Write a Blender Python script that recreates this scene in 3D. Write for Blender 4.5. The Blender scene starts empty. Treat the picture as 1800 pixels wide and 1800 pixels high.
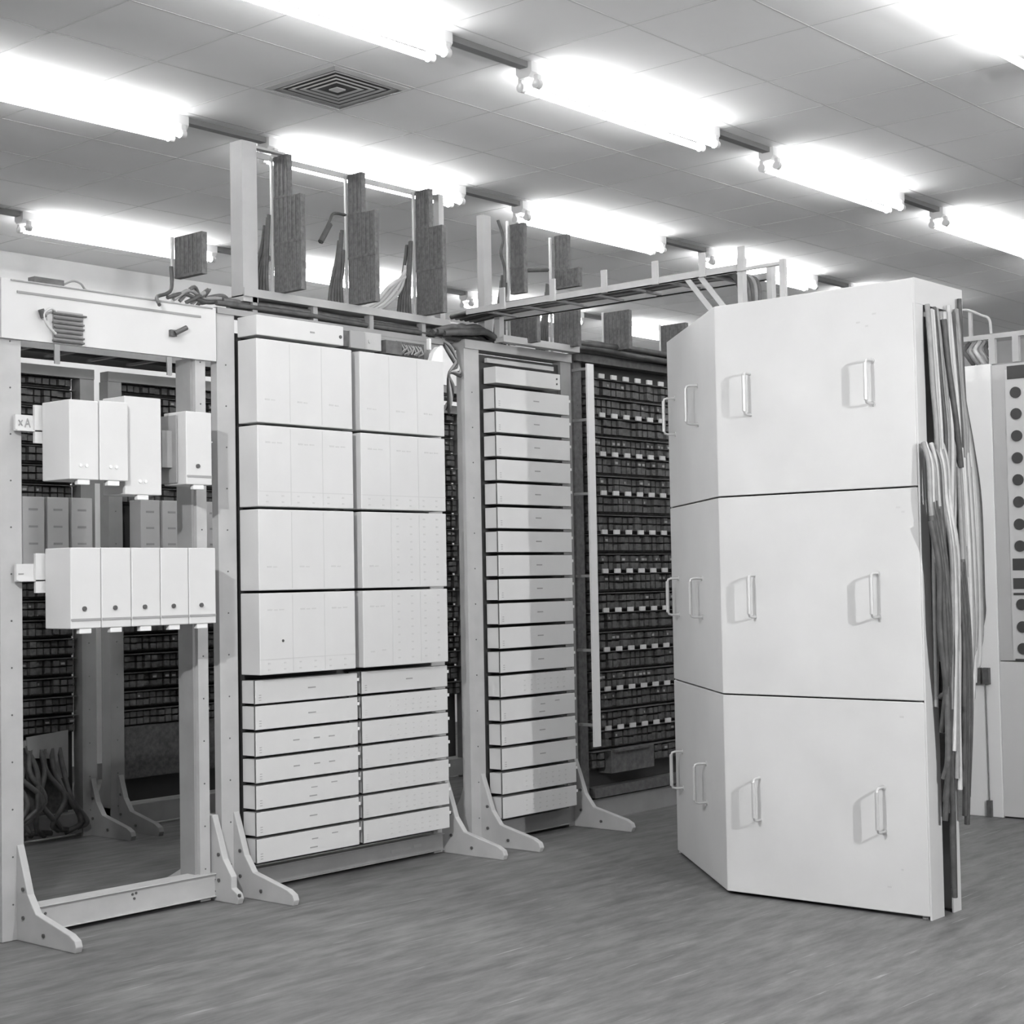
import bpy, math, random
from mathutils import Vector, Matrix
random.seed(7)
S = bpy.context.scene
COL = S.collection

# ------------------------------------------------------------------ camera
F, YAW, PIT, ROL = 2850.81, 0.711812, 0.0402536, -0.0181817
fw = Vector((math.cos(YAW)*math.cos(PIT), math.sin(YAW)*math.cos(PIT), math.sin(PIT)))
r0 = Vector((math.sin(YAW), -math.cos(YAW), 0)); u0 = r0.cross(fw)
rt = math.cos(ROL)*r0 + math.sin(ROL)*u0
up = -math.sin(ROL)*r0 + math.cos(ROL)*u0
cd = bpy.data.cameras.new('camera'); cam = bpy.data.objects.new('camera', cd); COL.objects.link(cam)
cd.sensor_width = 36; cd.lens = F/1800*36; cd.clip_end = 100
m = Matrix.Identity(4)
for i in range(3):
    m[i][0], m[i][1], m[i][2] = rt[i], up[i], -fw[i]
m[2][3] = 1.5
cam.matrix_world = m
S.camera = cam

# ------------------------------------------------------------------ world, lamps, exposure
W = bpy.data.worlds.new('world'); S.world = W; W.use_nodes = True
W.node_tree.nodes['Background'].inputs[0].default_value = (.8, .8, .8, 1)
W.node_tree.nodes['Background'].inputs[1].default_value = 0.0
S.view_settings.view_transform = 'Standard'; S.view_settings.look = 'None'
S.view_settings.gamma = 1; S.view_settings.use_curve_mapping = False
S.view_settings.exposure = 0.0
TUBE_POWER = 20.0

def flood(name, loc, target, power, size):
    # the photographer's flood lamps
    ld = bpy.data.lights.new(name, 'SPOT'); ld.energy = power; ld.shadow_soft_size = size
    ld.spot_size = math.radians(105); ld.spot_blend = 1
    o = bpy.data.objects.new(name, ld); COL.objects.link(o); o.location = loc
    o.rotation_euler = (Vector(target)-Vector(loc)).to_track_quat('-Z', 'Y').to_euler()
    return o
flood('flood_lamp', (4.5, -.6, 2.55), (7.4, 4.2, .5), 690, .03)
flood('flood_lamp', (1.8, 3.6, 3.0), (5.6, 4.9, .9), 460, .04)

# ------------------------------------------------------------------ materials
def mat(name, v, rough=.5, metal=0, noise=0, nscale=6, emis=0, bump=0, spec=.5):
    M = bpy.data.materials.new(name); M.use_nodes = True
    nt = M.node_tree; b = nt.nodes['Principled BSDF']
    b.inputs['Base Color'].default_value = (v, v, v, 1)
    b.inputs['Roughness'].default_value = rough; b.inputs['Metallic'].default_value = metal
    b.inputs['Specular IOR Level'].default_value = spec
    tc = nt.nodes.new('ShaderNodeTexCoord')
    if noise:
        n = nt.nodes.new('ShaderNodeTexNoise'); n.inputs['Scale'].default_value = nscale; n.inputs['Detail'].default_value = 5
        nt.links.new(tc.outputs['Object'], n.inputs['Vector'])
        r = nt.nodes.new('ShaderNodeMapRange'); r.inputs[1].default_value = .3; r.inputs[2].default_value = .7
        r.inputs[3].default_value = v*(1-noise); r.inputs[4].default_value = v*(1+noise)
        nt.links.new(n.outputs['Fac'], r.inputs[0])
        c = nt.nodes.new('ShaderNodeCombineColor')
        for k in range(3): nt.links.new(r.outputs[0], c.inputs[k])
        nt.links.new(c.outputs[0], b.inputs['Base Color'])
        if bump:
            bp = nt.nodes.new('ShaderNodeBump'); bp.inputs['Strength'].default_value = bump
            nt.links.new(n.outputs['Fac'], bp.inputs['Height']); nt.links.new(bp.outputs[0], b.inputs['Normal'])
    if emis:
        b.inputs['Emission Color'].default_value = (1, 1, 1, 1); b.inputs['Emission Strength'].default_value = emis
    return M
COVER = mat('cover_paint', .58, .45, noise=.04, nscale=3)
COVERB = mat('tray_paint', .58, .45, noise=.04, nscale=3)
RACK = mat('rack_paint', .42, .5, noise=.06, nscale=8)
FRAME = mat('frame_paint', .36, .5, noise=.06, nscale=8)
REARC = mat('rear_cover_paint', .48, .5, noise=.04)
RACKD = mat('rack_grey_paint', .27, .5, noise=.08, nscale=8)
REAR = mat('rear_rack_paint', .24, .55, noise=.08, nscale=8)
CAB = mat('cabinet_paint', .57, .4, noise=.05, nscale=2.5)
DARK = mat('dark_relay', .080, .6, noise=.35, nscale=40)
DARK2 = mat('dark_metal', .10, .5, noise=.3, nscale=30)
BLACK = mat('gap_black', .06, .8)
TAG = mat('terminal_block', .10, .7, noise=.35, nscale=45)
ROD = mat('bright_steel', .55, .35, metal=.3)
MARK = mat('ink_grey', .30, .7)
MARKF = mat('faint_ink', .50, .7)
INK = mat('ink_dark', .06, .7)
CREAM = mat('tag_white', .72, .5)
TAGD = mat('tag_dull', .30, .5)
SCREW = mat('screw_steel', .12, .4, metal=.4)
WHITE = mat('enamel_white', .80, .4)
TRUNK = mat('trunking_shade_grey', .22, .6)  # dark grey holds the shade on the side the tubes miss
TUBE = mat('tube_glass', .8, .3, emis=TUBE_POWER)
CEIL = mat('ceiling_board', .84, .85, noise=.02, nscale=1.5)
TBAR = mat('tee_bar', .60, .6)
WALL = mat('wall_paint', .80, .8, noise=.02)
CAB1 = mat('cable_grey', .25, .55, noise=.15, nscale=20)
CAB2 = mat('cable_dark', .07, .6, noise=.3, nscale=20)
CAB3 = mat('cable_light', .52, .55, noise=.1, nscale=20)

FL = bpy.data.materials.new('floor_vinyl'); FL.use_nodes = True
nt = FL.node_tree; b = nt.nodes['Principled BSDF']
tc = nt.nodes.new('ShaderNodeTexCoord'); mp = nt.nodes.new('ShaderNodeMapping')
mp.inputs['Rotation'].default_value = (0, 0, math.radians(12)); mp.inputs['Scale'].default_value = (1.3, 6, 1)
nt.links.new(tc.outputs['Object'], mp.inputs[0])
n1 = nt.nodes.new('ShaderNodeTexNoise'); n1.inputs['Scale'].default_value = 2.2; n1.inputs['Detail'].default_value = 8; n1.inputs['Roughness'].default_value = .7
nt.links.new(mp.outputs[0], n1.inputs['Vector'])
n2 = nt.nodes.new('ShaderNodeTexNoise'); n2.inputs['Scale'].default_value = 1.1; n2.inputs['Detail'].default_value = 3
nt.links.new(tc.outputs['Object'], n2.inputs['Vector'])
mp3 = nt.nodes.new('ShaderNodeMapping'); mp3.inputs['Rotation'].default_value = (0, 0, math.radians(-38)); mp3.inputs['Scale'].default_value = (1.2, 22, 1)
nt.links.new(tc.outputs['Object'], mp3.inputs[0])
n3 = nt.nodes.new('ShaderNodeTexNoise'); n3.inputs['Scale'].default_value = 1.6; n3.inputs['Detail'].default_value = 6; n3.inputs['Roughness'].default_value = .6
nt.links.new(mp3.outputs[0], n3.inputs['Vector'])
r1 = nt.nodes.new('ShaderNodeMapRange'); r1.inputs[1].default_value = .35; r1.inputs[2].default_value = .7; r1.inputs[3].default_value = .09; r1.inputs[4].default_value = .195
nt.links.new(n1.outputs['Fac'], r1.inputs[0])
r2 = nt.nodes.new('ShaderNodeMapRange'); r2.inputs[1].default_value = .3; r2.inputs[2].default_value = .7; r2.inputs[3].default_value = .88; r2.inputs[4].default_value = 1.12
nt.links.new(n2.outputs['Fac'], r2.inputs[0])
mu = nt.nodes.new('ShaderNodeMath'); mu.operation = 'MULTIPLY'
nt.links.new(r1.outputs[0], mu.inputs[0]); nt.links.new(r2.outputs[0], mu.inputs[1])
r3 = nt.nodes.new('ShaderNodeMapRange'); r3.inputs[1].default_value = .63; r3.inputs[2].default_value = .70; r3.inputs[3].default_value = 0; r3.inputs[4].default_value = .14
nt.links.new(n3.outputs['Fac'], r3.inputs[0])
ad = nt.nodes.new('ShaderNodeMath'); ad.operation = 'ADD'
nt.links.new(mu.outputs[0], ad.inputs[0]); nt.links.new(r3.outputs[0], ad.inputs[1])
cc = nt.nodes.new('ShaderNodeCombineColor')
for k in range(3): nt.links.new(ad.outputs[0], cc.inputs[k])
nt.links.new(cc.outputs[0], b.inputs['Base Color']); b.inputs['Roughness'].default_value = .5
b.inputs['Specular IOR Level'].default_value = .35

# ------------------------------------------------------------------ helpers
class MB:
    def __init__(s): s.v = []; s.f = []; s.mi = []; s.sm = []; s.m = 0
    def add(s, vs, fs, smooth=False):
        n = len(s.v); s.v += [tuple(p) for p in vs]
        for f in fs: s.f.append([n+i for i in f]); s.mi.append(s.m); s.sm.append(smooth)
        return s
    def box(s, x0, x1, y0, y1, z0, z1):
        vs = [(x, y, z) for x in (x0, x1) for y in (y0, y1) for z in (z0, z1)]
        return s.add(vs, [(0,1,3,2), (4,6,7,5), (0,4,5,1), (2,3,7,6), (0,2,6,4), (1,5,7,3)])
    def prism(s, pts, axis, a0, a1):
        # pts: polygon in the plane normal to axis
        def P(p, a):
            return {'x': (a, p[0], p[1]), 'y': (p[0], a, p[1]), 'z': (p[0], p[1], a)}[axis]
        n = len(pts)
        vs = [P(p, a0) for p in pts] + [P(p, a1) for p in pts]
        fs = [tuple(range(n))[::-1], tuple(range(n, 2*n))] + [(i, (i+1) % n, n+(i+1) % n, n+i) for i in range(n)]
        return s.add(vs, fs)
    def tube(s, pts, r, n=8):
        pts = [Vector(p) for p in pts]; rings = []
        ref = None
        for i, p in enumerate(pts):
            d = (pts[min(i+1, len(pts)-1)] - pts[max(i-1, 0)]).normalized()
            if ref is None:
                ref = Vector((0, 0, 1)) if abs(d.z) < .9 else Vector((1, 0, 0))
            a = (ref - d*ref.dot(d)).normalized(); ref = a; c = d.cross(a)
            rr = r[i] if isinstance(r, (list, tuple)) else r
            rings.append([p + rr*(math.cos(2*math.pi*k/n)*a + math.sin(2*math.pi*k/n)*c) for k in range(n)])
        vs = [q for R in rings for q in R]; fs = []
        for i in range(len(pts)-1):
            for k in range(n):
                fs.append((i*n+k, i*n+(k+1) % n, (i+1)*n+(k+1) % n, (i+1)*n+k))
        s.add(vs, fs, True); s.add(rings[0], [tuple(range(n))[::-1]]); s.add(rings[-1], [tuple(range(n))])
        return s
    def disc(s, c, axis, r, h, n=10):
        d = {'x': Vector((1, 0, 0)), 'y': Vector((0, 1, 0)), 'z': Vector((0, 0, 1))}[axis]
        return s.tube([Vector(c), Vector(c)+d*h], r, n)

def sm(pts, n=6):
    """Catmull-Rom smoothing of a polyline"""
    P = [Vector(p) for p in pts]; P = [2*P[0]-P[1]] + P + [2*P[-1]-P[-2]]; out = []
    for i in range(1, len(P)-2):
        for k in range(n):
            t = k/n; a, b_, c, d = P[i-1], P[i], P[i+1], P[i+2]
            out.append(.5*((2*b_) + (-a+c)*t + (2*a-5*b_+4*c-d)*t*t + (-a+3*b_-3*c+d)*t**3))
    out.append(P[-2]); return out

def tag(o, label, cat, group=None, kind=None):
    if label: o['label'] = label
    if cat: o['category'] = cat
    if group: o['group'] = group
    if kind: o['kind'] = kind
    return o
def wloc(o):
    v = Vector((0, 0, 0))
    while o: v += o.location; o = o.parent
    return v
def obj(name, mb, mats, parent=None, origin=None, bev=0, label=None):
    if not isinstance(mats, (list, tuple)): mats = [mats]
    o0 = wloc(parent) if parent else Vector(origin or (0, 0, 0))
    me = bpy.data.meshes.new(name)
    me.from_pydata([(v[0]-o0.x, v[1]-o0.y, v[2]-o0.z) for v in mb.v], [], mb.f)
    for M in mats: me.materials.append(M)
    me.polygons.foreach_set('material_index', mb.mi)
    me.polygons.foreach_set('use_smooth', mb.sm)
    me.update()
    o = bpy.data.objects.new(name, me); COL.objects.link(o)
    if parent: o.parent = parent
    else: o.location = o0
    if bev:
        bm_ = o.modifiers.new('bevel', 'BEVEL'); bm_.width = bev; bm_.segments = 2; bm_.limit_method = 'ANGLE'
    if label: o['label'] = label
    return o
def empty(name, loc, label, cat, group=None):
    o = bpy.data.objects.new(name, None); COL.objects.link(o); o.location = loc; o.empty_display_size = .05
    return tag(o, label, cat, group)
def kids(o): return [c for c in ALL() if c.parent == o]
def ALL(): return list(COL.objects)
def copy_tree(o, delta=(0, 0, 0), label=None, children=None):
    c = o.copy(); COL.objects.link(c); c.location = o.location + Vector(delta)
    if label: c['label'] = label
    for ch in o.children:
        d = ch.copy(); COL.objects.link(d); d.parent = c
        for g in ch.children:
            e = g.copy(); COL.objects.link(e); e.parent = d
    return c
ORD = ['topmost', 'second', 'third', 'fourth', 'fifth', 'sixth', 'seventh', 'eighth', 'ninth', 'tenth', 'eleventh', 'twelfth', 'thirteenth',
       'fourteenth', 'fifteenth', 'sixteenth', 'seventeenth', 'lowest']
def nth(i, n): return ORD[0] if i == 0 else ('lowest' if i == n-1 else ORD[i] + ' from the top')

# ------------------------------------------------------------------ room shell
X0, X1, Y0, Y1, ZC = -4.0, 17.0, -4.5, 10.68, 4.0
def struct(name, mb, mats, origin=(0, 0, 0)):
    return tag(obj(name, mb, mats, origin=origin), None, None, kind='structure')
struct('floor', MB().box(X0, X1, Y0, Y1, -.1, 0), FL)
ceil = struct('ceiling', MB().box(X0, X1, Y0, Y1, ZC, ZC+.1), CEIL)
struct('wall_back', MB().box(X0, X1, Y1, Y1+.15, 0, ZC), WALL)
struct('wall_front', MB().box(X0, X1, Y0-.15, Y0, 0, ZC), WALL)
struct('wall_left', MB().box(X0-.15, X0, Y0, Y1, 0, ZC), WALL)
struct('wall_right', MB().box(X1, X1+.15, Y0, Y1, 0, ZC), WALL)
g = MB()
ys = []
for base in (1.0, 2.95, 4.90, 6.85):
    ys += [base, base+.2, base+.785, base+1.37]
ys += [8.80-.585*0, 9.385, 9.6, 10.19]
for y in ys: g.box(X0, X1, y-.005, y+.005, ZC-.0012, ZC+.001)
x = 5.31 - .583*15
while x < 14.5:
    if x > X0: g.box(x-.004, x+.004, Y0, Y1, ZC-.001, ZC+.001)
    x += .583
obj('tee_bar_grid', g, TBAR, ceil)
struct('baseboard_back', MB().box(X0, X1, Y1-.015, Y1, 0, .12), RACKD)

# ------------------------------------------------------------------ ceiling vent
v = empty('ceiling_vent', (5.615, 5.965, ZC), 'square louvred air diffuser set in the ceiling above the front racks', 'vent')
cx, cy = 5.615, 5.965
obj('backing', MB().box(cx-.23, cx+.23, cy-.23, cy+.23, ZC-.004, ZC-.001), BLACK, v)
def ring(h0, z0, h1, z1, t=.003):
    mb = MB(); a = []
    for h, z in ((h0, z0), (h1, z1), (h1, z1+t), (h0, z0+t)):
        a += [(cx-h, cy-h, z), (cx+h, cy-h, z), (cx+h, cy+h, z), (cx-h, cy+h, z)]
    fs = []
    for r in range(4):
        q = (r+1) % 4
        for k in range(4): fs.append((r*4+k, r*4+(k+1) % 4, q*4+(k+1) % 4, q*4+k))
    return mb.add(a, fs)
obj("frame", ring(.262, ZC-.004, .236, ZC-.014, .003), RACK, v)
for h in (.205, .165, .125, .085):
    obj('louvre', ring(h+.012, ZC-.0085, h-.010, ZC-.0065, .001), RACK, v)
obj('centre_plate', MB().box(cx-.03, cx+.03, cy-.03, cy+.03, ZC-.012, ZC-.006), RACK, v)

# ------------------------------------------------------------------ fluorescent fittings
def fitting():
    r = empty('fluorescent_fitting', (0, 0, ZC), 'x', 'ceiling light')
    b_ = MB().prism([(-.05, ZC), (.05, ZC), (.05, ZC-.05), (.03, ZC-.075), (-.03, ZC-.075), (-.05, ZC-.05)], 'x', 0, 1.64)
    obj('batten', b_, WHITE, r)
    for x_ in (.03, 1.58):
        for y_ in (-.05, .05):
            h = MB().disc((x_, y_, ZC-.105), 'x', .024, .03, 10); h.box(x_, x_+.03, y_-.012, y_+.012, ZC-.105, ZC-.06)
            obj('lampholder', h, CREAM, r)
    for y_ in (-.05, .05):
        obj('tube', MB().tube([(.06, y_, ZC-.105), (1.58, y_, ZC-.105)], .019, 8), TUBE, r)
    return r
fit0 = fitting(); used = False
ROWS = [(1.12, 'row nearest the camera', 0, -3, 2), (3.06, 'row crossing the top right corner', 0, -3, 3), (5.02, 'row in front of the racks', 0, -3, 3),
        (6.95, 'row just behind the front racks', 0, -3, 3), (9.50, 'row along the back wall', .05, -2, 3)]
names = {-1: 'left edge', 0: 'first', 1: 'second', 2: 'third', 3: 'fourth'}
for ry, rn, dx, k0, k1 in ROWS:
    for k in range(k0, k1+1):
        vis = (ry == 3.06 and k in (0,)) or (ry == 5.02 and k >= -1) or (ry == 6.95 and k >= -1) or (ry == 9.5 and k >= 0)
        if vis:
            lab = 'glowing twin-tube fluorescent fitting, %s from the left in the %s' % (['first', 'second', 'third', 'fourth', 'fifth'][k+(1 if ry in (5.02, 6.95) else 0)], rn)
            gr = 'glowing fluorescent fittings, ' + rn
        else:
            lab = 'twin-tube fluorescent fitting of a ceiling row beyond the picture edge'; gr = 'fluorescent fittings beyond the picture edge'
        o = fit0 if not used else copy_tree(fit0)
        used = True
        o.location = (5.965+2.2*k+dx, ry, ZC); o['label'] = lab; o['group'] = gr
TR = {3.06: 'top right corner row of fittings', 5.02: 'fittings in front of the racks', 6.95: 'fittings behind the front racks', 9.5: 'fittings by the back wall', 1.12: 'fittings nearest the camera'}
for ry, rn, dx, k0, k1 in ROWS:
    for k in range(k0, k1):
        xa = 5.965+dx+2.2*k+1.645
        seen = ry in (5.02, 6.95) and k >= -1 or ry == 9.5 and k >= 0
        tag(obj('lighting_trunking', MB().box(xa, xa+.55, ry-.03, ry+.02, ZC-.03, ZC), TRUNK, origin=(xa+.27, ry, ZC)),
            ('dark trunking, %s gap from the left in the %s' % (['first', 'second', 'third', 'fourth', 'fifth'][k+(1 if ry != 9.5 else 0)], rn)) if seen else 'dark trunking piece of a ceiling row beyond the picture edge', 'trunking',
            'trunking pieces, '+rn if seen else 'trunking beyond the picture edge')

# ------------------------------------------------------------------ racks
def foot_mb(x0, x1, yc=6.15, front=.43, back=.45, h=.5):
    p = [(yc-.005, h*.8), (yc-.04, h*.62), (yc-.08, h*.40), (yc-.14, h*.25), (yc-front+.05, .07), (yc-front+.01, .05), (yc-front, .025), (yc-front+.01, 0),
         (yc+back, 0), (yc+back, .03), (yc+back-.04, .065), (yc+.24, h*.25), (yc+.16, h*.5), (yc+.10, h*.8)]
    x0 = x1-.034
    mb = MB().prism(p, 'x', x0, x1)
    mb.m = 1
    for (y, z) in ((yc-.05, .22), (yc-.05, .1), (yc-.2, .045), (yc+.08, .22), (yc+.08, .1), (yc+.05, .38)):
        mb.disc((x0-.006, y, z), 'x', .009, .007, 8)
    return mb
def post_mb(x0, x1, y0, y1, z0, z1, holes=True):
    mb = MB(); t = .006
    mb.box(x0, x1, y0, y0+t, z0, z1); mb.box(x0, x0+t, y0+t, y1, z0, z1); mb.box(x1-t, x1, y0+t, y1, z0, z1)
    mb.m = 1
    if holes:
        z = z0+.15
        while z < z1-.1:
            mb.disc(((x0+x1)/2, y0-.002, z), 'y', .004, .0025, 6); z += .2
    return mb
def chan_mb(x0, x1, y0, y1, z0, z1, lip=.02):
    mb = MB(); t = .005
    mb.box(x0, x1, y0, y0+t, z0, z1); mb.box(x0, x1, y0-lip, y1, z1, z1+t); mb.box(x0, x1, y0-lip, y1, z0, z0+t)
    return mb

YP = 6.15
# rack 1, the open frame at the left
r1 = empty('equipment_rack', (4.35, 6.2, 0), 'open pale grey steel rack frame at the left edge carrying relay boxes', 'rack', 'front row of equipment racks')
obj('post', post_mb(3.795, 3.90, YP, YP+.1, .003, 2.82), [RACK, SCREW], r1)
obj('post', post_mb(4.84, 4.90, YP, YP+.1, .003, 2.82), [RACK, SCREW], r1)
obj('inner_post', MB().box(4.825, 4.84, YP+.02, YP+.13, .12, 2.57), RACKD, r1)
mb = MB().box(3.795, 4.952, YP-.02, YP-.012, 2.562, 2.82); mb.box(3.795, 4.952, YP-.012, YP+.12, 2.815, 2.822)
mb.box(3.795, 4.952, YP-.012, YP+.0, 2.562, 2.568)
obj('header_plate', mb, COVERB, r1)
mb = MB().box(3.87, 4.86, YP-.024, YP-.02, 2.762, 2.772); mb.box(3.84, 4.93, YP-.025, YP-.02, 2.812, 2.818)
obj('header_seam', mb, RACKD, r1)
mb = chan_mb(3.93, 4.955, YP-.02, YP+.08, .02, .125, .01)
mb.m = 1
for x_, z_ in ((3.99, .095), (4.0, .07), (4.44, .105), (4.46, .108), (4.45, .085), (4.915, .1), (4.915, .045)): mb.disc((x_, YP-.024, z_), 'y', .006, .004, 8)
obj('base_channel', mb, [RACK, SCREW], r1, bev=.003)
obj('foot', foot_mb(3.80, 3.90), [RACK, SCREW], r1, bev=.004)
obj('foot', foot_mb(4.885, 4.945, front=.19, back=.4, h=.5), [RACK, SCREW], r1, bev=.004)
# header fittings
lp = empty('wiring_terminal_strip', (4.11, YP-.02, 2.64), 'small dark terminal strip with loose wires on the left rack header', 'terminal strip')
mb = MB().box(4.045, 4.195, YP-.032, YP-.0205, 2.565, 2.705)
obj('plate', mb, MARK, lp)
for i in range(7):
    z_ = 2.695-i*.02
    obj('terminal_row', MB().box(4.035+.008*(i % 2), 4.195+(.012 if i == 0 else 0)-.01*(i % 3 == 1), YP-.045, YP-.032, z_-.0075, z_), SCREW if i % 2 else DARK2, lp)
obj('loose_wire', MB().tube(sm([(4.05, YP-.04, 2.7), (4.01, YP-.06, 2.705), (3.985, YP-.05, 2.68), (4.0, YP-.045, 2.64), (4.05, YP-.04, 2.60)]), .006, 6), CAB3, lp)
obj('plug', MB().tube([(3.975, YP-.04, 2.70), (3.99, YP-.04, 2.665)], .014, 8), DARK2, lp)
tg = empty('toggle_catch', (4.70, YP-.02, 2.68), 'small dark catch screwed to the right end of the left rack header', 'catch')
obj('catch_body', MB().box(4.672, 4.705, YP-.04, YP-.0205, 2.655, 2.685), DARK2, tg)
obj('lever', MB().tube([(4.69, YP-.045, 2.668), (4.75, YP-.055, 2.70)], .012, 8), SCREW, tg)
# mounting bars with boxes
def mount(z0, z1, label, marks):
    r = empty('mounting_bar', (4.3, YP-.02, z0), label, 'mounting bar', 'mounting bars across the left rack')
    mb = MB().box(3.85, 4.90, YP-.035, YP-.02, z0, z1); mb.box(3.85, 4.90, YP-.05, YP-.035, z0, z0+.006)
    obj('bar', mb, COVER, r)
    obj('bracket', MB().box(3.935, 3.99, YP-.05, YP-.036, z0-.05, z1+.045), COVER, r)
    mb = MB()
    if marks:
        x_ = 3.865; y_ = YP-.037; z_ = (z0+z1)/2
        for a, c in (((0, -.012), (.018, .012)), ((0, .012), (.018, -.012)), ((.03, -.018), (.043, .02)), ((.043, .02), (.056, -.018)), ((.036, -.003), (.05, -.003))):
            mb.tube([(x_+a[0], y_, z_+a[1]), (x_+c[0], y_, z_+c[1])], .0028, 4)
    else:
        mb.box(3.86, 3.885, YP-.037, YP-.035, z0+.03, z0+.035)
    obj('lettering', mb, MARK, r)
mount(2.165, 2.235, 'pale mounting bar marked xA behind the upper relay boxes', True)
mount(1.52, 1.595, 'pale mounting bar behind the lower row of five relay boxes', False)

def relay_box(name, x0, x1, yf, yb, z0, z1, label, group, lever=True, slot=True):
    r = empty(name, ((x0+x1)/2, (yf+yb)/2, z0), label, 'relay box', group)
    obj('case', MB().box(x0+.002, x1-.002, yf, yb, z0, z1), COVER, r, bev=.004)
    obj('bottom_tab', MB().box((x0+x1)/2-.03, (x0+x1)/2+.03, yf+.004, yf+.03, z0-.022, z0), CREAM, r, bev=.003)
    if lever: obj('knob', MB().disc(((x0+x1)/2-.01, yf-.008, z0+.085), 'y', .010, .009, 10), SCREW, r)
    else: obj('rivet', MB().disc(((x0+x1)/2-.02, yf-.004, z0+.06), 'y', .008, .005).disc(((x0+x1)/2+.01, yf-.004, z0+.06), 'y', .008, .005), CREAM, r)
    if slot: obj('slot', MB().box(x0+.004, x1-.004, yf-.003, yf, z0+.033, z0+.043), MARK, r)
    return r
relay_box('relay_box', 3.965, 4.115, 5.89, 6.095, 1.95, 2.29, 'plain pale relay box at the left of the upper three', 'upper relay boxes on the left rack', False, False)
relay_box('relay_box', 4.117, 4.267, 5.89, 6.095, 1.95, 2.295, 'middle of the three pale relay boxes on the upper bar', 'upper relay boxes on the left rack', False, False)
relay_box('relay_box', 4.275, 4.475, 5.93, 6.095, 1.895, 2.33, 'tall blank relay box, the longest, at the right of the upper three', 'upper relay boxes on the left rack', False, False)
relay_box('relay_box', 4.61, 4.76, 5.93, 6.095, 1.95, 2.285, 'single pale relay box with dark knob hanging by the right post', 'upper relay boxes on the left rack')
obj('side_bracket', MB().box(4.545, 4.60, 6.02, 6.11, 2.03, 2.2).box(4.60, 4.607, 5.99, 6.11, 1.96, 2.27), RACKD, [o for o in ALL() if o.name.startswith('mounting_bar')][0])
for i in range(5):
    relay_box('relay_box', 3.975+.156*i, 4.131+.156*i, 5.905, 6.095, 1.315, 1.66, 'pale relay box with dark knob, %s from the left in the lower row of five' % ['first', 'second', 'third', 'fourth', 'fifth'][i], 'five relay boxes in the lower row')

# rack 2 with covers
r2 = empty('equipment_rack', (5.78, 6.2, 0), 'pale steel rack in the middle fully fitted with large covers and slim trays', 'rack', 'front row of equipment racks')
obj('post', post_mb(4.97, 5.08, YP, YP+.045, .003, 2.80), [RACK, SCREW], r2)
obj('post', post_mb(6.45, 6.56, YP+.02, YP+.08, .003, 2.80), [RACK, SCREW], r2)
obj('foot', foot_mb(5.0, 5.075), [RACK, SCREW], r2, bev=.004)
obj('foot', foot_mb(6.47, 6.55), [RACK, SCREW], r2, bev=.004)
obj('base_channel', chan_mb(5.08, 6.5, YP, YP+.1, .02, .105, .012), RACKD, r2)
obj('back_plate', MB().box(5.09, 6.45, YP+.03, YP+.04, .12, 2.72), BLACK, r2)  # black sheet stands in for the shade in gaps between covers and trays
mb = MB().box(4.97, 6.56, YP-.01, YP+.1, 2.80, 2.83); mb.box(5.72, 6.45, YP, YP+.05, 2.755, 2.80)
obj('top_channel', mb, RACKD, r2)
obj('base_stain', MB().box(6.1, 6.25, YP-.0015, YP, .055, .07).box(6.27, 6.33, YP-.0015, YP, .06, .075), MARK, r2)
for o in (MB().box(5.095, 5.668, 6.0, 6.145, 2.692, 2.79),):
    t = empty('cover_strip', (5.38, 6.07, 2.692), 'short pale cover strip above the left column of large covers', 'cover')
    obj('shell', o, COVER, t, bev=.004)
    obj('screw', MB().disc((5.645, 5.996, 2.735), 'y', .009, .005), SCREW, t)
    obj('lettering', MB().box(5.44, 5.47, 5.9985, 6.0, 2.735, 2.743), MARK, t)
# open terminal section, right of the strip
t = empty('switch_panel', (6.05, YP-.02, 2.68), 'open panel with small coil and terminals above the right column of covers', 'terminal panel')
obj('panel', MB().box(5.69, 6.43, YP-.03, YP-.02, 2.69, 2.795), RACKD, t)
obj('slot_block', MB().box(5.70, 5.745, 6.04, 6.12, 2.70, 2.78), DARK2, t)
obj('grey_block', MB().box(5.745, 5.85, 6.03, 6.12, 2.695, 2.785), TAGD, t, bev=.003)
obj('pale_block', MB().box(5.86, 5.985, 6.05, 6.12, 2.70, 2.79).disc((5.9, 6.045, 2.745), 'y', .012, .01), RACK, t)
obj('relay_block', MB().box(6.0, 6.12, 6.03, 6.12, 2.69, 2.76), DARK2, t)
cl = MB()
for i in range(9): cl.tube([(6.13+.018*i, 6.05+.012*math.sin(i), 2.70), (6.138+.018*i, 6.03, 2.72+.012*math.sin(i*2.1)), (6.145+.018*i, 6.06, 2.75)], .006, 5)
obj('coil_winding', cl, [CAB1], t)
obj('coil_block', MB().box(6.12, 6.33, 6.07, 6.12, 2.685, 2.77), DARK, t)
obj('white_clip', MB().prism([(6.33, 2.665), (6.425, 2.665), (6.425, 2.76), (6.39, 2.76), (6.35, 2.72)], 'y', 6.02, 6.05).box(6.33, 6.345, 6.03, 6.05, 2.74, 2.80), WHITE, t)

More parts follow.
